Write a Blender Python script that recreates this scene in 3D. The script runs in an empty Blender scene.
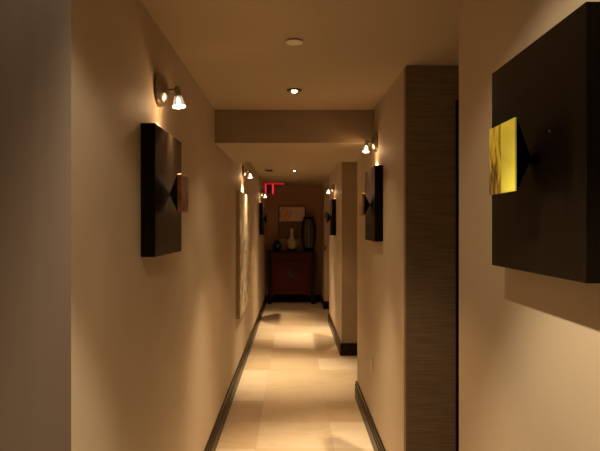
import bpy, bmesh, math, random
from mathutils import Vector, Matrix
random.seed(4)
C = bpy.context.scene.collection
PI = math.pi
EYE = 1.58
CEIL = 2.42
WARM = (1.0, 0.60, 0.31)
HALOGEN = (1.0, 0.77, 0.49)
FRESH = (1.0, 0.81, 0.55)

# ------------------------------------------------------------------ helpers
def link(o, parent=None):
    C.objects.link(o)
    if parent: o.parent = parent
    return o

def obj(name, bm, m, parent=None, loc=None, smooth=False):
    me = bpy.data.meshes.new(name)
    bmesh.ops.recalc_face_normals(bm, faces=bm.faces[:])
    bm.to_mesh(me); bm.free()
    me.materials.append(m)
    if smooth:
        for p in me.polygons: p.use_smooth = True
        try: me.set_sharp_from_angle(angle=math.radians(38))
        except Exception: pass
    o = bpy.data.objects.new(name, me)
    if loc is not None: o.location = loc
    return link(o, parent)

def tag(o, label=None, cat=None, group=None, kind=None):
    if label: o['label'] = label
    if cat: o['category'] = cat
    if group: o['group'] = group
    if kind: o['kind'] = kind
    return o

def thing(name, label, cat, loc=(0,0,0), rz=0, group=None):
    o = bpy.data.objects.new(name, None)
    o.empty_display_size = 0.05
    o.location = loc; o.rotation_euler = (0,0,rz)
    link(o)
    return tag(o, label, cat, group)

def dup(root, loc, rz, label):
    r = root.copy(); C.objects.link(r); r.location = loc; r.rotation_euler = (0,0,rz); r['label'] = label
    for ch in list(root.children):
        c = ch.copy(); C.objects.link(c); c.parent = r
        for g in list(ch.children):
            d = g.copy(); C.objects.link(d); d.parent = c
    return r

def box(bm, x0, x1, y0, y1, z0, z1, bevel=0.0, seg=2):
    r = bmesh.ops.create_cube(bm, size=1.0)
    vs = r['verts']
    bmesh.ops.scale(bm, vec=(x1-x0, y1-y0, z1-z0), verts=vs)
    bmesh.ops.translate(bm, vec=((x0+x1)/2, (y0+y1)/2, (z0+z1)/2), verts=vs)
    if bevel:
        es = list({e for v in vs for e in v.link_edges})
        bmesh.ops.bevel(bm, geom=es, offset=bevel, segments=seg, affect='EDGES', profile=0.5)
    return bm

def bx(*a, **k):
    return box(bmesh.new(), *a, **k)

def lathe(bm, prof, axis='Z', seg=32, c=(0,0,0)):
    """prof: list of (r, t) along the axis."""
    rings = []
    for r, t in prof:
        ring = []
        if r < 1e-6:
            p = (0,0,t) if axis == 'Z' else (t,0,0)
            ring = [bm.verts.new((p[0]+c[0], p[1]+c[1], p[2]+c[2]))]
        else:
            for k in range(seg):
                a = 2*PI*k/seg
                p = (r*math.cos(a), r*math.sin(a), t) if axis == 'Z' else (t, r*math.cos(a), r*math.sin(a))
                ring.append(bm.verts.new((p[0]+c[0], p[1]+c[1], p[2]+c[2])))
        rings.append(ring)
    for A, B in zip(rings, rings[1:]):
        for k in range(seg):
            k2 = (k+1) % seg
            if len(A) == 1 and len(B) == 1: continue
            if len(A) == 1: bm.faces.new((A[0], B[k], B[k2]))
            elif len(B) == 1: bm.faces.new((A[k], A[k2], B[0]))
            else: bm.faces.new((A[k], A[k2], B[k2], B[k]))
    return bm

def tube(bm, pts, r, seg=10):
    pts = [Vector(p) for p in pts]
    rings = []
    for i, p in enumerate(pts):
        t = (pts[min(i+1, len(pts)-1)] - pts[max(i-1, 0)]).normalized()
        u = t.cross(Vector((0.13, 0.21, 0.97)))
        if u.length < 1e-3: u = t.cross(Vector((1,0,0)))
        u.normalize(); v = t.cross(u)
        rings.append([bm.verts.new(p + r*(math.cos(2*PI*k/seg)*u + math.sin(2*PI*k/seg)*v)) for k in range(seg)])
    for A, B in zip(rings, rings[1:]):
        for k in range(seg): bm.faces.new((A[k], A[(k+1)%seg], B[(k+1)%seg], B[k]))
    bm.faces.new(rings[0]); bm.faces.new(rings[-1])
    return bm

# ------------------------------------------------------------------ materials
class N:
    def __init__(s, name):
        s.m = bpy.data.materials.new(name); s.m.use_nodes = True
        s.t = s.m.node_tree; s.b = s.t.nodes['Principled BSDF']; s.out = s.t.nodes['Material Output']
    def n(s, kind, **kw):
        nd = s.t.nodes.new(kind)
        for k, v in kw.items():
            if k in nd.inputs: nd.inputs[k].default_value = v
            else: setattr(nd, k, v)
        return nd
    def l(s, a, b): s.t.links.new(a, b)
    def coords(s, scale):
        tc = s.n('ShaderNodeTexCoord'); mp = s.n('ShaderNodeMapping'); mp.inputs['Scale'].default_value = scale
        s.l(tc.outputs['Object'], mp.inputs['Vector']); return mp.outputs['Vector']
    def noise(s, vec, scale=5, detail=3, rough=0.5, dist=0):
        nd = s.n('ShaderNodeTexNoise'); nd.inputs['Scale'].default_value = scale
        nd.inputs['Detail'].default_value = detail; nd.inputs['Roughness'].default_value = rough
        nd.inputs['Distortion'].default_value = dist
        s.l(vec, nd.inputs['Vector']); return nd.outputs['Fac']
    def ramp(s, fac, stops):
        r = s.n('ShaderNodeValToRGB'); e = r.color_ramp.elements
        while len(e) < len(stops): e.new(0.5)
        for q, (p, c) in zip(e, stops): q.position = p; q.color = (*c, 1)
        s.l(fac, r.inputs['Fac']); return r.outputs['Color']
    def bump(s, h, strength=0.2, dist=0.002):
        b = s.n('ShaderNodeBump'); b.inputs['Strength'].default_value = strength; b.inputs['Distance'].default_value = dist
        s.l(h, b.inputs['Height']); s.l(b.outputs['Normal'], s.b.inputs['Normal'])
    def set(s, **kw):
        for k, v in kw.items():
            s.b.inputs[k.replace('_', ' ')].default_value = v
        return s

def mottled(name, c0, c1, scale=(1,1,1), nscale=6, rough=0.6, bump=0.0, metallic=0.0, detail=3, bdist=0.002):
    q = N(name); v = q.coords(scale); f = q.noise(v, nscale, detail)
    q.l(q.ramp(f, [(0.3, c0), (0.7, c1)]), q.b.inputs['Base Color'])
    q.set(Roughness=rough, Metallic=metallic)
    if bump: q.bump(f, bump, bdist)
    return q.m

M = {}
M['wall'] = mottled('beige_paint', (0.525,0.425,0.305), (0.565,0.46,0.33), nscale=3, rough=0.62)
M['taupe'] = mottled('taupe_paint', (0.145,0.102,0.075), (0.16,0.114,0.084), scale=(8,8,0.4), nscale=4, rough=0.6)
M['ceiling'] = mottled('ceiling_paint', (0.47,0.375,0.255), (0.50,0.40,0.275), nscale=2, rough=0.8)
M['back'] = mottled('brown_red_paint', (0.37,0.195,0.118), (0.41,0.22,0.135), nscale=3, rough=0.6)
M['base'] = mottled('dark_brown_trim', (0.014,0.0075,0.004), (0.026,0.0145,0.0075), scale=(2,2,30), nscale=4, rough=0.3)
M['grass'] = mottled('grasscloth', (0.155,0.112,0.07), (0.27,0.20,0.13), scale=(2.2,2.2,70), nscale=3, rough=0.75, bump=0.3, detail=4)
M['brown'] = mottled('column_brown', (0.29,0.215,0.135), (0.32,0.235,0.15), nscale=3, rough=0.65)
M['slab'] = mottled('black_stained_oak', (0.0025,0.0016,0.001), (0.011,0.0066,0.0037), scale=(60,60,1.6), nscale=3, rough=0.26, bump=0.05, bdist=0.0008)
M['black'] = mottled('matt_black', (0.003,0.003,0.003), (0.006,0.005,0.004), nscale=5, rough=0.5)
M['metal'] = mottled('brushed_nickel', (0.34,0.30,0.25), (0.42,0.37,0.31), scale=(1,1,20), nscale=6, rough=0.28, metallic=1.0)
M['darkmetal'] = mottled('dark_bezel', (0.10,0.08,0.06), (0.14,0.11,0.08), nscale=6, rough=0.35, metallic=1.0)
M['plate'] = mottled('pale_plastic', (0.60,0.50,0.36), (0.64,0.54,0.40), nscale=4, rough=0.4)
M['white'] = mottled('cream_cap', (0.78,0.72,0.60), (0.82,0.76,0.64), nscale=4, rough=0.5)
M['lacquer'] = mottled('dark_red_lacquer', (0.075,0.008,0.006), (0.11,0.0125,0.010), scale=(3,3,14), nscale=3, rough=0.33)
M['lacquer_dark'] = mottled('black_lacquer', (0.010,0.005,0.004), (0.018,0.008,0.006), scale=(3,3,14), nscale=3, rough=0.3)
M['brass'] = mottled('aged_brass', (0.06,0.036,0.018), (0.09,0.055,0.028), nscale=12, rough=0.5, metallic=0.5)
M['jar'] = mottled('dark_teal_glaze', (0.006,0.012,0.012), (0.014,0.024,0.022), nscale=8, rough=0.22)
M['vase'] = mottled('celadon_white_glaze', (0.55,0.48,0.38), (0.66,0.58,0.47), nscale=5, rough=0.3)
M['greyslat'] = mottled('grey_slat', (0.11,0.095,0.085), (0.16,0.14,0.12), scale=(30,30,1), nscale=3, rough=0.5)
M['smoke'] = mottled('dark_red_acrylic', (0.05,0.012,0.01), (0.06,0.015,0.012), nscale=5, rough=0.25)
M['cord'] = mottled('black_cord', (0.01,0.008,0.006), (0.015,0.012,0.01), nscale=5, rough=0.5)
M['redplate'] = mottled('red_plate', (0.30,0.06,0.035), (0.36,0.08,0.045), nscale=5, rough=0.4)

for nm, v in (('slab',0.07),('black',0.12),('base',0.08),('lacquer',0.13),('lacquer_dark',0.15)):
    M[nm].node_tree.nodes['Principled BSDF'].inputs['Specular IOR Level'].default_value = v
def brushed(m, aniso, rot):
    t = m.node_tree; b = t.nodes['Principled BSDF']
    tg = t.nodes.new('ShaderNodeTangent'); tg.direction_type = 'RADIAL'; tg.axis = 'Z'
    b.inputs['Anisotropic'].default_value = aniso; b.inputs['Anisotropic Rotation'].default_value = rot
    t.links.new(tg.outputs['Tangent'], b.inputs['Tangent'])
brushed(M['slab'], 0.7, 0.25)
def emit(name, col, strength):
    q = N(name); q.set(Base_Color=(0.02,0.02,0.02,1), Emission_Strength=strength)
    q.b.inputs['Emission Color'].default_value = (*col, 1); return q.m
M['bulb'] = emit('halogen_bulb', (1.0,0.80,0.52), 30.0)
M['exit_dim'] = emit('red_sign_housing', (1.0,0.012,0.02), 0.42)
M['exit_red'] = emit('red_sign_light', (1.0,0.025,0.055), 0.85)

def glass(name, strength):
    q = N(name)
    tr = q.n('ShaderNodeBsdfTransparent'); gl = q.n('ShaderNodeBsdfGlossy'); gl.inputs['Roughness'].default_value = 0.08
    fr = q.n('ShaderNodeFresnel'); fr.inputs['IOR'].default_value = 1.9
    mx = q.n('ShaderNodeMixShader'); tr.inputs['Color'].default_value = (0.95,0.92,0.86,1)
    q.l(fr.outputs['Fac'], mx.inputs['Fac']); q.l(tr.outputs['BSDF'], mx.inputs[1]); q.l(gl.outputs['BSDF'], mx.inputs[2])
    em = q.n('ShaderNodeEmission'); em.inputs['Color'].default_value = (1.0,0.80,0.52,1); em.inputs['Strength'].default_value = strength
    ad = q.n('ShaderNodeAddShader'); q.l(mx.outputs['Shader'], ad.inputs[0]); q.l(em.outputs['Emission'], ad.inputs[1])
    q.l(ad.outputs['Shader'], q.out.inputs['Surface']); return q.m
M['glass'] = glass('lit_clear_glass', 0.12)
M['glass_rim'] = glass('lit_glass_rim', 1.2)

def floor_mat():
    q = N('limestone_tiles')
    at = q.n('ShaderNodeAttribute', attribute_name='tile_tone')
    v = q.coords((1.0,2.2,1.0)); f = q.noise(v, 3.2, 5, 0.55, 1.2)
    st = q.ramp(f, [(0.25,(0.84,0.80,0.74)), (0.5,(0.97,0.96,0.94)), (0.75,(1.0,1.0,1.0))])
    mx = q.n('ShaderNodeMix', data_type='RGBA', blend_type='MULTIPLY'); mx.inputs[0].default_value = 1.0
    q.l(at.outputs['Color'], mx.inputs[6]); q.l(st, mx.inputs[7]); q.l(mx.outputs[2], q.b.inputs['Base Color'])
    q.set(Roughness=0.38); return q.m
M['floor'] = floor_mat()

def gold_mat():
    q = N('gold_leaf_picture')
    tc = q.n('ShaderNodeTexCoord'); sp = q.n('ShaderNodeSeparateXYZ'); q.l(tc.outputs['Object'], sp.inputs[0])
    # panels change along Y (the picture faces +X, local)
    a = q.noise(q.coords((1,30,7)), 1.6, 5, 0.6, 0.6)
    streak = q.ramp(a, [(0.40,(0.09,0.06,0.012)), (0.50,(0.55,0.36,0.04)), (0.60,(0.95,0.80,0.06))])
    bright = q.ramp(q.noise(q.coords((1,14,26)), 1.3, 3), [(0.3,(0.95,0.84,0.07)), (0.6,(1.0,0.95,0.13))])
    lt = q.n('ShaderNodeMath', operation='GREATER_THAN'); lt.inputs[1].default_value = 0.0
    q.l(sp.outputs['Y'], lt.inputs[0])
    mx = q.n('ShaderNodeMix', data_type='RGBA'); q.l(lt.outputs[0], mx.inputs[0]); q.l(streak, mx.inputs[6]); q.l(bright, mx.inputs[7])
    q.l(mx.outputs[2], q.b.inputs['Base Color']); q.set(Roughness=0.4, Metallic=0.08); return q.m
M['gold'] = gold_mat()
M['copper'] = mottled('copper_brown_picture', (0.16,0.055,0.02), (0.42,0.18,0.07), scale=(1,9,9), nscale=2, rough=0.35, metallic=0.4, detail=5)
M['copper_dark'] = mottled('dark_bronze_picture', (0.05,0.03,0.02), (0.12,0.07,0.04), scale=(1,9,9), nscale=2, rough=0.4, metallic=0.4)
M['amber'] = mottled('amber_picture', (0.20,0.10,0.03), (0.45,0.26,0.09), scale=(1,9,9), nscale=2, rough=0.35, metallic=0.4, detail=5)

def canvas_mat():
    q = N('abstract_painting')
    a = q.noise(q.coords((1,2.6,1.9)), 1.9, 7, 0.66, 1.8)
    q.l(q.ramp(a, [(0.34,(0.13,0.09,0.045)), (0.44,(0.38,0.29,0.17)), (0.54,(0.74,0.62,0.42)), (0.68,(0.86,0.77,0.58))]), q.b.inputs['Base Color'])
    q.set(Roughness=0.5); q.bump(a, 0.4, 0.004); return q.m
M['canvas'] = canvas_mat()
M['canvas_edge'] = mottled('canvas_edge', (0.34,0.25,0.16), (0.40,0.30,0.19), nscale=5, rough=0.7)

def flower_mat():
    q = N('orchid_picture')
    tc = q.n('ShaderNodeTexCoord'); mp = q.n('ShaderNodeMapping'); q.l(tc.outputs['Object'], mp.inputs['Vector'])
    mp.inputs['Location'].default_value = (0.50, 0, 0.06); mp.inputs['Scale'].default_value = (3.4,0,4.6)
    nz = q.n('ShaderNodeTexNoise'); nz.inputs['Scale'].default_value = 7; q.l(tc.outputs['Object'], nz.inputs['Vector'])
    ad = q.n('ShaderNodeVectorMath', operation='ADD'); sc = q.n('ShaderNodeVectorMath', operation='SCALE'); sc.inputs['Scale'].default_value = 0.7
    q.l(nz.outputs['Color'], sc.inputs[0]); q.l(mp.outputs['Vector'], ad.inputs[0]); q.l(sc.outputs['Vector'], ad.inputs[1])
    sub = q.n('ShaderNodeVectorMath', operation='SUBTRACT'); sub.inputs[1].default_value = (0.35,0.35,0.35); q.l(ad.outputs['Vector'], sub.inputs[0])
    ln = q.n('ShaderNodeVectorMath', operation='LENGTH'); q.l(sub.outputs['Vector'], ln.inputs[0])
    q.l(q.ramp(ln.outputs['Value'], [(0.18,(0.72,0.36,0.09)), (0.36,(0.85,0.56,0.26)), (0.44,(0.40,0.20,0.12)), (0.52,(0.80,0.58,0.44))]), q.b.inputs['Base Color'])
    q.set(Roughness=0.5); return q.m
M['flower'] = flower_mat()
M['mat_board'] = mottled('brown_mat_board', (0.16,0.095,0.055), (0.20,0.12,0.07), nscale=4, rough=0.7)

# ------------------------------------------------------------------ setting
S = 'structure'
XL, XR, XN = -0.570, 0.587, 0.573
def wall(name, mat, *a): return tag(obj(name, bx(*a), M[mat]), kind=S)
wall('wall_left', 'wall', XL-0.12, XL, -1.6, 12.05, 0, CEIL)
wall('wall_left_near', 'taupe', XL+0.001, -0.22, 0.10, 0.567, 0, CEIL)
wall('wall_right_near', 'wall', XN, XN+0.14, -1.6, 1.985, 0, CEIL)
wall('wall_right_middle', 'wall', XR, 2.4, 3.05, 5.27, 0, CEIL)
wall('wall_right_panel', 'grass', XR+0.002, 2.4, 3.0, 3.049, 0, CEIL)
wall('wall_right_column', 'brown', XR+0.004, 2.4, 6.99, 7.03, 0, CEIL)
wall('wall_right_far', 'wall', XR, 2.4, 7.031, 9.45, 0, CEIL)
wall('wall_right_end', 'wall', XR, 2.4, 10.9, 12.05, 0, CEIL)
wall('wall_right_side', 'wall', 2.401, 2.52, -1.6, 12.05, 0, CEIL)
wall('wall_back', 'back', XL+0.001, XR-0.001, 11.95, 12.05, 0, CEIL)
wall('wall_behind', 'taupe', XL-0.12, 2.52, -1.72, -1.601, 0, CEIL)
wall('ceiling', 'ceiling', XL-0.12, 2.52, -1.72, 12.05, CEIL+0.001, CEIL+0.1)
wall('ceiling_soffit', 'ceiling', XL+0.001, XR-0.001, 4.156, 5.36, EYE+0.601, CEIL)
wall('soffit_front_shade', 'brown', XL+0.001, XR-0.001, 4.15, 4.1555, EYE+0.601, CEIL)  # thin sheet in column brown, paints shade onto the soffit's front face

# floor: one face per tile, stone tones, a few brightened to paint in pools of light
def build_floor():
    T = 0.555; x0 = -0.270; y0 = 5.18
    bm = bmesh.new(); lay = bm.loops.layers.float_color.new('tile_tone')
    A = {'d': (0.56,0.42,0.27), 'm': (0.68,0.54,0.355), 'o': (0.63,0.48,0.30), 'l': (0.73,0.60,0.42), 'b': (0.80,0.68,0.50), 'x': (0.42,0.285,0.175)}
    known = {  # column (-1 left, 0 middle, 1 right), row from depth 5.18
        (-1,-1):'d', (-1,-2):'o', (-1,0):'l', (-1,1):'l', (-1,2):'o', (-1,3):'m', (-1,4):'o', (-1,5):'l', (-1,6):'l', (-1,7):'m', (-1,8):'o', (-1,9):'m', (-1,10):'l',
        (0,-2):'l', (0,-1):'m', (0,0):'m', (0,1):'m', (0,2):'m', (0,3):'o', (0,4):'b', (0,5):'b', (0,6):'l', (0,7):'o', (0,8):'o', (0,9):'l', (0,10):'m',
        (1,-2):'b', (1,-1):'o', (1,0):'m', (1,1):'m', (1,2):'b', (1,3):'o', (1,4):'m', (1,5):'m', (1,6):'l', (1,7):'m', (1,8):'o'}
    g = 0.0009
    def quad(xa, xb, ya, yb, z, col):
        vs = [bm.verts.new(p) for p in ((xa,ya,z),(xb,ya,z),(xb,yb,z),(xa,yb,z))]
        f = bm.faces.new(vs)
        for lp in f.loops: lp[lay] = (*col, 1)
    X0, X1, Y0, Y1 = XL-0.12, 2.52, -1.72, 12.05
    # bed
    for (za, zb) in ((-0.002, -0.1),):
        quad(X0, X1, Y0, Y1, za, (0.50,0.385,0.245))
        quad(X0, X1, Y0, Y1, zb, (0.50,0.385,0.245))
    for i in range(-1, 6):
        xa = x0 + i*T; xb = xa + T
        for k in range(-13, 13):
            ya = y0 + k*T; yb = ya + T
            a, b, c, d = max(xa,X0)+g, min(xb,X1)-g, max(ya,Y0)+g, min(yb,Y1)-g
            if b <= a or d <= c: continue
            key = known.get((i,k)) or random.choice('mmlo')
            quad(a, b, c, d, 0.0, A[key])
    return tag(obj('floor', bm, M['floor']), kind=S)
build_floor()

# baseboards: moulded profile extruded along a run
BH, BT = 0.15, 0.021
PROF = [(0,0), (BT,0), (BT,0.088), (BT-0.006,0.094), (BT-0.006,0.100), (BT-0.002,0.104), (BT-0.002,0.118), (BT-0.008,0.123), (BT-0.008,0.130), (BT-0.005,0.134), (BT-0.010,BH), (0,BH)]
def baseboard(name, runs):
    bm = bmesh.new()
    for (p, q, nrm) in runs:            # p, q floor points on the wall face; nrm points into the room
        rings = []
        for e in (p, q):
            rings.append([bm.verts.new((e[0]+nrm[0]*(t+0.0005), e[1]+nrm[1]*(t+0.0005), h+0.0005)) for t, h in PROF])
        n = len(PROF)
        for k in range(n): bm.faces.new((rings[0][k], rings[0][(k+1)%n], rings[1][(k+1)%n], rings[1][k]))
        bm.faces.new(rings[0]); bm.faces.new(rings[1])
    return tag(obj(name, bm, M['base']), kind=S)
baseboard('baseboard_left', [((XL,0.58),(XL,11.94),(1,0))])
baseboard('baseboard_right_near', [((XN,-1.59),(XN,1.985+BT),(-1,0)), ((XN,1.985),(XN+0.14,1.985),(0,1))])
baseboard('baseboard_right_middle', [((XR,3.0-BT),(XR,5.27+BT),(-1,0)), ((XR,3.0),(2.39,3.0),(0,-1)), ((XR,5.27),(2.39,5.27),(0,1))])
baseboard('baseboard_right_far', [((XR,6.99-BT),(XR,9.45),(-1,0)), ((XR,6.99),(2.39,6.99),(0,-1))])
baseboard('baseboard_right_end', [((XR,10.9-BT),(XR,11.92),(-1,0)), ((XR,10.9),(2.39,10.9),(0,-1))])
baseboard('baseboard_back', [((XL+0.025,11.95),(XR-0.025,11.95),(0,-1))])

jm = tag(obj('trim_2', bx(XR+0.004, XR+0.10, 10.885, 10.8995, 0.152, 2.12, 0.002), M['wall']), kind=S)
for z in (1.78, 1.16): obj('hinge', bx(XR+0.006, XR+0.03, 10.876, 10.8848, z-0.05, z+0.05, 0.001), M['darkmetal'], jm)
# dark door in the side passage beside the textured wall
d = bmesh.new()
box(d, 0.848, 0.90, 2.974, 2.999, 0.16, 2.235, 0.002); box(d, 1.72, 1.765, 2.974, 2.999, 0.16, 2.235, 0.002); box(d, 0.9001, 1.7199, 2.974, 2.999, 2.19, 2.235, 0.002)
door = tag(obj('door_1', d, M['black']), kind=S)
obj('door_leaf', bx(0.9015, 1.7185, 2.984, 2.9985, 0.16, 2.1885, 0.001), M['lacquer_dark'], door)
kb = bmesh.new(); lathe(kb, [(0.0,-0.058),(0.02,-0.055),(0.026,-0.044),(0.02,-0.03),(0.009,-0.025),(0.009,-0.006),(0.026,-0.004),(0.026,0.0),(0,0)], 'X', 20)
bmesh.ops.rotate(kb, cent=(0,0,0), matrix=Matrix.Rotation(PI/2, 3, 'Z'), verts=kb.verts[:])
obj('door_knob', kb, M['metal'], door, (0.97, 2.9835, 1.02), smooth=True)

# ------------------------------------------------------------------ wall sculptures
# local frame: origin on the wall at the slab's centre, +X out of the wall
def sculpture_mesh_parts(root, mat_face, thick=0.055, half=0.25, halfy=0.25, proj=0.063, ph=0.076, pt=0.016):
    s = obj('slab', bx(0.0006, thick, -halfy, halfy, -half, half, 0.0012, 1), M['slab'], root)
    n = bmesh.new()                                   # pyramid bracket widening to the picture
    tip = 0.004
    rings = []
    for r, x in ((tip, thick+0.0002), (ph, thick+proj-pt)):
        rings.append([n.verts.new((x, sy*r, sz*r)) for sy, sz in ((-1,-1),(1,-1),(1,1),(-1,1))])
    for k in range(4): n.faces.new((rings[0][k], rings[0][(k+1)%4], rings[1][(k+1)%4], rings[1][k]))
    n.faces.new(rings[0]); n.faces.new(rings[1])
    obj('pyramid_bracket', n, M['black'], root)
    p = obj('picture_panel', bx(thick+proj-pt+0.0003, thick+proj, -ph, ph, -ph, ph, 0.0006, 1), mat_face, root)
    return root
G = 'square wall sculptures along the corridor'
ZC = 1.728
SC = [
 ('right', 1.256, XN, M['gold'],  'black square wall sculpture with bright yellow picture, nearest on the right wall'),
 ('left',  2.385, XL, M['copper'],'black square wall sculpture with copper brown picture, nearest on the left wall'),
 ('right', 4.000, XR, M['amber'], 'black square wall sculpture with amber edged picture, on right wall past the textured brown panel'),
 ('left',  9.75, XL, M['copper_dark'], 'small far black wall sculpture on left wall beyond the tall pale canvas'),
 ('right', 8.15, XR, M['copper_dark'], 'small far black wall sculpture on right wall past the brown column'),
]
for side, y, x, m, lab in SC:
    t = thing('wall_sculpture', lab, 'wall art', (x, y, ZC), 0 if side == 'left' else PI, G)
    sculpture_mesh_parts(t, m, pt=0.005 if m is M['gold'] else 0.016, halfy=0.241 if m is M['gold'] else 0.25)
    if y > 8: t.location.z -= 0.027
    if side == 'left' and y < 5: t.location.z -= 0.014
    if y > 9: t.scale = (1.06, 1.06, 1.06)
    if m is M['gold']:
        nb = lathe(bmesh.new(), [(0,0.0004),(0.0025,0.0004),(0.0022,0.0016),(0,0.002)], 'X', 12)
        obj('nail_head', nb, M['metal'], t, (0.055, 0.098, 0.044))

# ------------------------------------------------------------------ wall lamps
def lamp_light(root, spot_w, point_w, core_w):
    L = bpy.data.lights.new('lamp_beam', 'SPOT'); L.energy = spot_w; L.color = WARM; L.spot_size = math.radians(114); L.spot_blend = 0.35; L.shadow_soft_size = 0.008
    o = bpy.data.objects.new('lamp_beam', L); o.location = (0.0895, 0, -0.072); o.rotation_euler = (0, math.radians(-3), 0); link(o, root)
    K = bpy.data.lights.new('lamp_core', 'SPOT'); K.energy = core_w; K.color = HALOGEN; K.spot_size = math.radians(58); K.spot_blend = 1.0; K.shadow_soft_size = 0.008
    k = bpy.data.objects.new('lamp_core', K); k.location = (0.0895, 0, -0.0715); link(k, root)
    P = bpy.data.lights.new('lamp_glow', 'POINT'); P.energy = point_w; P.color = WARM; P.shadow_soft_size = 0.008
    q = bpy.data.objects.new('lamp_glow', P); q.location = (0.0885, 0, -0.066); link(q, root)

def make_lamp(label, loc, rz):
    t = thing('wall_lamp', label, 'lamp', loc, rz, 'halogen wall lamps above the artworks')
    obj('canopy', lathe(bmesh.new(), [(0,0.0006),(0.066,0.0006),(0.069,0.006),(0.067,0.018),(0.057,0.031),(0.038,0.041),(0.014,0.046),(0,0.0465)], 'X', 40), M['metal'], t, smooth=True)
    obj('stem', tube(bmesh.new(), [(0.047,0,0),(0.06,0,0),(0.0785,0,0)], 0.006, 12), M['metal'], t, smooth=True)
    tilt = Matrix.Rotation(math.radians(-5), 4, 'Y')
    hd = lathe(bmesh.new(), [(0,0.016),(0.008,0.0155),(0.0115,0.012),(0.0125,0.004),(0.0125,-0.014),(0.0105,-0.016),(0.0135,-0.018),(0.015,-0.027),(0.012,-0.028),(0,-0.028)], 'Z', 24)
    gl = lathe(bmesh.new(), [(0.0155,-0.026),(0.0185,-0.034),(0.0225,-0.048),(0.0245,-0.064),(0.0235,-0.064),(0.0215,-0.048),(0.0175,-0.034),(0.0145,-0.026)], 'Z', 28)
    rm = lathe(bmesh.new(), [(0.0246,-0.0645),(0.0275,-0.0655),(0.0275,-0.0725),(0.0246,-0.0735),(0.0225,-0.0725),(0.0225,-0.0655),(0.0246,-0.0645)], 'Z', 28)
    bl = lathe(bmesh.new(), [(0,-0.0285),(0.008,-0.0285),(0.0130,-0.034),(0.0145,-0.041),(0.012,-0.049),(0.006,-0.054),(0,-0.055)], 'Z', 18)
    for nm, b, m in (('lamp_head', hd, M['metal']), ('glass_shade', gl, M['glass']), ('glass_rim', rm, M['glass_rim']), ('bulb', bl, M['bulb'])):
        bmesh.ops.transform(b, matrix=tilt, verts=b.verts[:])
        obj(nm, b, m, t, (0.0835, 0, 0), smooth=True)
    lamp_light(t, 27.0, 1.0, 100.0)
    return t
LZ = 2.142
lamp0 = make_lamp('nearest wall lamp on the left wall, above copper picture sculpture', (XL, 2.405, LZ+0.008), 0)
l2 = dup(lamp0, (XR, 4.04, LZ+0.03), PI, 'wall lamp on right wall past the textured brown panel, above amber picture sculpture')
l3 = dup(lamp0, (XL, 6.38, LZ+0.045), 0, 'wall lamp above the tall pale canvas on the left wall')
dup(lamp0, (XL, 9.75, LZ-0.005), 0, 'farthest small wall lamp on the left wall, beside red exit sign')
dup(lamp0, (XR, 8.2, LZ-0.02), PI, 'farthest small wall lamp on the right wall, past the brown column')
l2.scale = (0.86, 1, 1)

# ------------------------------------------------------------------ ceiling fittings
def make_downlight(label, loc):
    t = thing('recessed_downlight', label, 'ceiling light', loc, 0, 'recessed ceiling downlights')
    obj('bezel', lathe(bmesh.new(), [(0.030,-0.0006),(0.047,-0.0006),(0.047,-0.004),(0.040,-0.009),(0.032,-0.009),(0.030,-0.006),(0.030,-0.0006)], 'Z', 40), M['darkmetal'], t, smooth=True)
    obj('reflector', lathe(bmesh.new(), [(0,-0.0006),(0.0295,-0.0006),(0.0295,-0.004),(0.016,-0.0025),(0,-0.0025)], 'Z', 32), M['metal'], t, smooth=True)
    obj('bulb', lathe(bmesh.new(), [(0,-0.0027),(0.015,-0.0028),(0.016,-0.008),(0.013,-0.014),(0.007,-0.017),(0,-0.018)], 'Z', 24), M['bulb'], t, smooth=True)
    return t
def downlight_lights(t, watt, deg, bl, spill, col, sdeg=138, sbl=0.4):
    for nm, w_, d_, b_ in (('downlight_beam', watt, deg, bl), ('downlight_spill', spill, sdeg, sbl)):
        L = bpy.data.lights.new(nm, 'SPOT'); L.energy = w_; L.color = col; L.spot_size = math.radians(d_); L.spot_blend = b_; L.shadow_soft_size = 0.014
        o = bpy.data.objects.new(nm, L); o.location = (0,0,-0.034); link(o, t)
dl = make_downlight('recessed downlight in the ceiling just before the dropped soffit', (0.005, 3.54, CEIL))
dn = dup(dl, (0.005, 0.97, CEIL), 0, 'recessed downlight in the ceiling overhead, nearest the viewer')
dh = dup(dl, (0.005, 6.09, CEIL), 0, 'recessed downlight hidden directly behind the dropped soffit')
df = dup(dl, (0.012, 8.62, CEIL), 0, 'small far recessed downlight in the ceiling beyond the soffit')
downlight_lights(dn, 96, 78, 0.45, 16, FRESH, 138, 0.3)
for t in (dl, dh, df): downlight_lights(t, 215, 55, 1.0, 14, HALOGEN, 106, 0.7)

def cap(loc, label):
    o = obj('sprinkler_cap', lathe(bmesh.new(), [(0,-0.0006),(0.030,-0.0006),(0.030,-0.005),(0.0385,-0.0055),(0.0385,-0.008),(0.036,-0.0095),(0,-0.0105)], 'Z', 40), M['white'], None, loc, smooth=True)
    return tag(o, label, 'sprinkler cover', 'round ceiling caps')
cap((0.004, 2.60, CEIL), 'round pale cap on the ceiling nearer than both visible downlights')
cap((0.045, 10.75, CEIL), 'tiny far round cap on the ceiling near the red exit sign')

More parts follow.
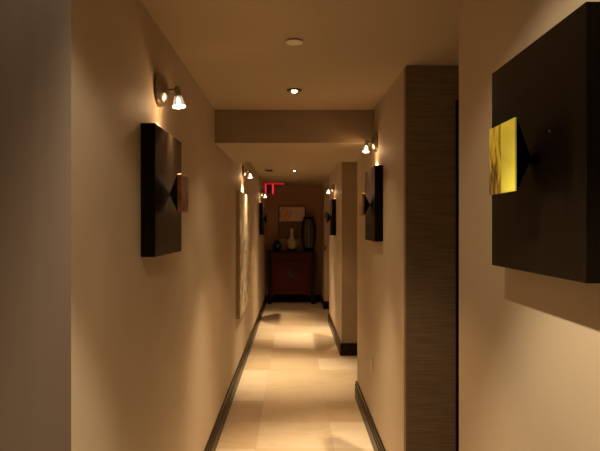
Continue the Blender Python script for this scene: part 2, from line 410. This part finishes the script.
v = thing('ceiling_vent', 'small dark slotted vent in the far ceiling left of the downlight', 'vent', (-0.375, 8.65, CEIL))
fb = bmesh.new()
for a in ((-0.065,-0.055,-0.14,0.14), (0.055,0.065,-0.14,0.14), (-0.0549,0.0549,-0.14,-0.13), (-0.0549,0.0549,0.13,0.14)):
    box(fb, a[0], a[1], a[2], a[3], -0.008, -0.0006)
obj('vent_frame', fb, M['darkmetal'], v)
obj('vent_backing', bx(-0.0545,0.0545,-0.1295,0.1295,-0.0018,-0.0008), M['black'], v)
for k in range(6):
    yy = -0.105 + k*0.042
    obj('vent_slat', bx(-0.0545,0.0545,yy-0.010,yy+0.010,-0.0065,-0.0022), M['black'], v)

# exit sign: seen edge-on, hangs from the ceiling
e = thing('exit_sign', 'red lit exit sign seen edge-on, hanging from ceiling near the far end', 'exit sign', (-0.402, 11.2, CEIL))
obj('sign_housing', bx(-0.160,0.215,-0.03,0.03,-0.030,-0.0006,0.003), M['exit_dim'], e)
obj('lit_edge', bx(-0.155,-0.128,-0.012,0.012,-0.225,-0.0302,0.003), M['exit_red'], e)
obj('lit_edge', bx(-0.018,0.018,-0.012,0.012,-0.215,-0.0302,0.003), M['exit_red'], e)
obj('clear_panel', bx(-0.1278,-0.0182,-0.004,0.004,-0.205,-0.0302,0.001), M['smoke'], e)

# ------------------------------------------------------------------ things on the walls
cv = thing('wall_painting', 'large pale abstract canvas with brushy texture on the left wall', 'painting', (XL, 6.37, 1.295))
obj('painted_face', bx(0.0355, 0.040, -0.70, 0.70, -0.635, 0.635, 0.001, 1), M['canvas'], cv)
obj('stretcher_edge', bx(0.0006, 0.0353, -0.70, 0.70, -0.635, 0.635, 0.001, 1), M['canvas_edge'], cv)

ou = thing('wall_outlet', 'pale outlet plate low on the right wall near the baseboard', 'outlet', (XR, 4.27, 0.545), PI)
obj('cover_plate', bx(0.0006,0.006,-0.038,0.038,-0.06,0.06,0.002), M['plate'], ou)
for z in (-0.026, 0.026):
    s = obj('socket', bx(0.0061,0.0072,-0.016,0.016,z-0.014,z+0.014,0.0005,1), M['white'], ou)
    for yy in (-0.006, 0.006): obj('slot', bx(0.0073,0.0076,yy-0.0012,yy+0.0012,z-0.005,z+0.005), M['black'], s)

sw = thing('wall_switch', 'small dark red switch plate on the far left wall beside the cabinet', 'switch', (XL, 11.25, 1.21))
obj('cover_plate', bx(0.0006,0.02,-0.045,0.045,-0.06,0.06,0.003), M['redplate'], sw)
obj('toggle', bx(0.0202,0.03,-0.012,0.012,-0.02,0.02,0.002), M['lacquer_dark'], sw)

# ------------------------------------------------------------------ cabinet at the far end
cx, cw, cy0, cy1, ch = -0.046, 0.485, 11.585, 11.915, 1.07
cab = thing('chinese_cabinet', 'dark red lacquered cabinet with round brass plate at the corridor end', 'cabinet', (cx, 11.75, 0))
def cb(*a, **k): return bx(*a, **k)
Y0, Y1 = -0.155, 0.165
obj('top', bx(-cw, cw, Y0-0.02, Y1, ch-0.035, ch, 0.006), M['lacquer_dark'], cab)
obj('body', bx(-cw+0.086, cw-0.086, Y0+0.025, Y1-0.01, 0.235, ch-0.0352, 0.0), M['lacquer'], cab)
for sx in (-1, 1):
    for sy in (0, 1):
        x0 = sx*(cw-0.012); x1 = sx*(cw-0.0855)
        ya, yb = (Y0, Y0+0.05) if sy == 0 else (Y1-0.052, Y1-0.002)
        obj('leg', bx(min(x0,x1), max(x0,x1), ya, yb, 0.001, ch-0.0353, 0.004), M['lacquer_dark'], cab)
dr = obj('drawer', bx(-cw+0.094, cw-0.094, Y0+0.006, Y0+0.0248, ch-0.175, ch-0.05, 0.004), M['lacquer'], cab)
obj('drawer_pull', bx(-0.03, 0.03, Y0-0.012, Y0+0.0058, ch-0.13, ch-0.095, 0.006), M['lacquer_dark'], dr)
obj('rail', bx(-cw+0.088, cw-0.088, Y0+0.002, Y0+0.0247, ch-0.205, ch-0.178, 0.003), M['lacquer'], cab)
for sx in (-1, 1):
    a, b = (-cw+0.096, -0.004) if sx < 0 else (0.004, cw-0.096)
    dd = obj('door', bx(a, b, Y0+0.004, Y0+0.0247, 0.285, ch-0.21, 0.003), M['lacquer'], cab)
pl = bmesh.new(); lathe(pl, [(0,-0.004),(0.05,-0.004),(0.055,-0.002),(0.085,-0.002),(0.093,-0.006),(0.1,-0.003),(0.1,0),(0,0)], 'X', 48)
bmesh.ops.rotate(pl, cent=(0,0,0), matrix=Matrix.Rotation(PI/2, 3, 'Z'), verts=pl.verts[:])
lk = obj('brass_plate', pl, M['brass'], cab, (0.0, Y0+0.0036, 0.62), smooth=True)
obj('latch', bx(-0.012, 0.012, -0.016, -0.0062, -0.045, 0.045, 0.003), M['brass'], lk)
ap = bmesh.new()                                   # scalloped apron
pts = [(-cw+0.088, 0.275), (cw-0.088, 0.275)]
n = 24
low = []
for k in range(n+1):
    u = k/n; x = (cw-0.088)*(1-2*u)
    e_ = abs(2*u-1)
    low.append((x, 0.205 - 0.05*max(0, (e_-0.72)/0.28)**1.5 + 0.006*math.cos(e_*PI*3)))
poly = pts + low
f0 = [ap.verts.new((x, Y0+0.003, z)) for x, z in poly]; f1 = [ap.verts.new((x, Y0+0.023, z)) for x, z in poly]
ap.faces.new(f0); ap.faces.new(f1[::-1])
for k in range(len(poly)): ap.faces.new((f0[k], f0[(k+1)%len(poly)], f1[(k+1)%len(poly)], f1[k]))
obj('apron', ap, M['lacquer'], cab)

TZ = ch + 0.0005
# ginger jar
j = thing('ginger_jar', 'small dark round jar on the left of the cabinet top', 'jar', (-0.335, 11.76, TZ))
obj('body', lathe(bmesh.new(), [(0,0),(0.05,0),(0.058,0.006),(0.080,0.04),(0.094,0.09),(0.091,0.13),(0.068,0.165),(0.045,0.178),(0.045,0.188),(0,0.188)], 'Z', 32), M['jar'], j, smooth=True)
ld = obj('lid', lathe(bmesh.new(), [(0,0.1885),(0.05,0.1885),(0.052,0.194),(0.038,0.204),(0.012,0.210),(0.014,0.215),(0.010,0.219),(0,0.22)], 'Z', 32), M['jar'], j, smooth=True)
# stand + vase
sd = thing('vase_stand', 'low dark wooden stand under the pale vase', 'stand', (-0.035, 11.77, TZ))
obj('stand_top', lathe(bmesh.new(), [(0,0.018),(0.105,0.018),(0.115,0.024),(0.115,0.034),(0.105,0.038),(0,0.038)], 'Z', 40), M['lacquer_dark'], sd, smooth=True)
for k in range(4):
    a = PI/4 + k*PI/2
    obj('leg', lathe(bmesh.new(), [(0,0),(0.016,0),(0.014,0.008),(0.018,0.0178),(0,0.0178)], 'Z', 12, (0.088*math.cos(a), 0.088*math.sin(a), 0)), M['lacquer_dark'], sd)
vs = tag(obj('bottle_vase', lathe(bmesh.new(), [(0,0),(0.07,0),(0.072,0.012),(0.098,0.05),(0.118,0.10),(0.118,0.135),(0.10,0.178),(0.065,0.212),(0.043,0.245),(0.037,0.30),(0.036,0.38),(0.042,0.408),(0.046,0.42),(0.040,0.423),(0.034,0.408),(0.028,0.38),(0.0,0.30)], 'Z', 40), M['vase'], None, (-0.035, 11.77, TZ+0.0385), smooth=True),
         'pale long-necked vase standing at the middle of the cabinet top', 'vase')
# tall barrel lantern
ln = thing('tall_lantern', 'tall black barrel-shaped lantern with grey slats on the right of the cabinet top', 'lantern', (0.310, 11.765, TZ))
H = 0.70
def barrel(t): return 0.108 + 0.042*math.sin(PI*t)**0.8
obj('base', lathe(bmesh.new(), [(0,0),(0.108,0),(0.112,0.01),(0.112,0.05),(0.104,0.06),(0,0.06)], 'Z', 32), M['black'], ln, smooth=True)
obj('crown', lathe(bmesh.new(), [(0,H-0.055),(0.10,H-0.055),(0.108,H-0.045),(0.108,H-0.012),(0.10,H),(0,H)], 'Z', 32), M['black'], ln, smooth=True)
obj('grey_lining', lathe(bmesh.new(), [(0,0.0605)]+[(barrel(k/14)-0.016, 0.0605+(H-0.1165)*k/14) for k in range(15)]+[(0,H-0.056)], 'Z', 32), M['greyslat'], ln, smooth=True)
for k in range(12):
    a = 2*PI*(k+0.5)/12
    wide = 0.016 if k % 3 else 0.030
    b = bmesh.new(); rr = []
    for i in range(15):
        t = i/14; z = 0.061+(H-0.117)*t; r = barrel(t)
        w = 0.005 if k in (7,8,9,10) else 0.030
        row = []
        for (dr_, dw) in ((-0.004,-w),(0.006,-w),(0.006,w),(-0.004,w)):
            row.append(b.verts.new(((r+dr_-0.008)*math.cos(a)-dw*math.sin(a), (r+dr_-0.008)*math.sin(a)+dw*math.cos(a), z)))
        rr.append(row)
    for A, B in zip(rr, rr[1:]):
        for i in range(4): b.faces.new((A[i], A[(i+1)%4], B[(i+1)%4], B[i]))
    b.faces.new(rr[0]); b.faces.new(rr[-1])
    obj('slat', b, M['black'], ln)

# framed picture on the back wall
fp = thing('framed_picture', 'framed picture of an orange flower hanging on the dark end wall', 'picture', (-0.03, 11.95, 1.665))
W2, H2 = 0.285, 0.335
fr = bmesh.new(); fw = 0.016
box(fr, -W2, -W2+fw, -0.022, -0.0006, -H2, H2); box(fr, W2-fw, W2, -0.022, -0.0006, -H2, H2)
box(fr, -W2+fw+0.0002, W2-fw-0.0002, -0.022, -0.0006, H2-fw, H2); box(fr, -W2+fw+0.0002, W2-fw-0.0002, -0.022, -0.0006, -H2, -H2+fw)
obj('frame', fr, M['lacquer_dark'], fp)
obj('mat_board', bx(-W2+fw+0.0004, W2-fw-0.0004, -0.012, -0.0008, -H2+fw+0.0004, H2-fw-0.0004), M['mat_board'], fp)
obj('print', bx(-0.262, 0.262, -0.0135, -0.0122, -0.15, 0.15), M['flower'], fp, (0, 0, 0.165))

# cord beside the cabinet
pc = bmesh.new()
tube(pc, [(0.475,11.941,1.02),(0.482,11.941,0.92),(0.478,11.941,0.80),(0.49,11.941,0.70),(0.51,11.941,0.66),(0.505,11.941,0.60),(0.49,11.941,0.62)], 0.0075, 8)
tag(obj('power_cord', pc, M['cord'], smooth=True), 'dark power cord looping down the end wall right of the cabinet', 'cord')

# ------------------------------------------------------------------ world, camera, view
w = bpy.data.worlds.new('dim'); bpy.context.scene.world = w; w.use_nodes = True
w.node_tree.nodes['Background'].inputs['Color'].default_value = (0.02, 0.012, 0.006, 1)
w.node_tree.nodes['Background'].inputs['Strength'].default_value = 0.2

cam = bpy.data.cameras.new('camera'); co = bpy.data.objects.new('camera', cam); link(co)
co.location = (0, 0, EYE); co.rotation_euler = (PI/2, 0, 0)
cam.sensor_width = 36; cam.lens = 36*573/600
cam.shift_x = 6.5/600; cam.shift_y = 0.5/600
cam.clip_start = 0.02
sc = bpy.context.scene
sc.camera = co
vs_ = sc.view_settings
vs_.view_transform = 'Standard'; vs_.look = 'None'; vs_.gamma = 1; vs_.use_curve_mapping = False
vs_.exposure = 0.0
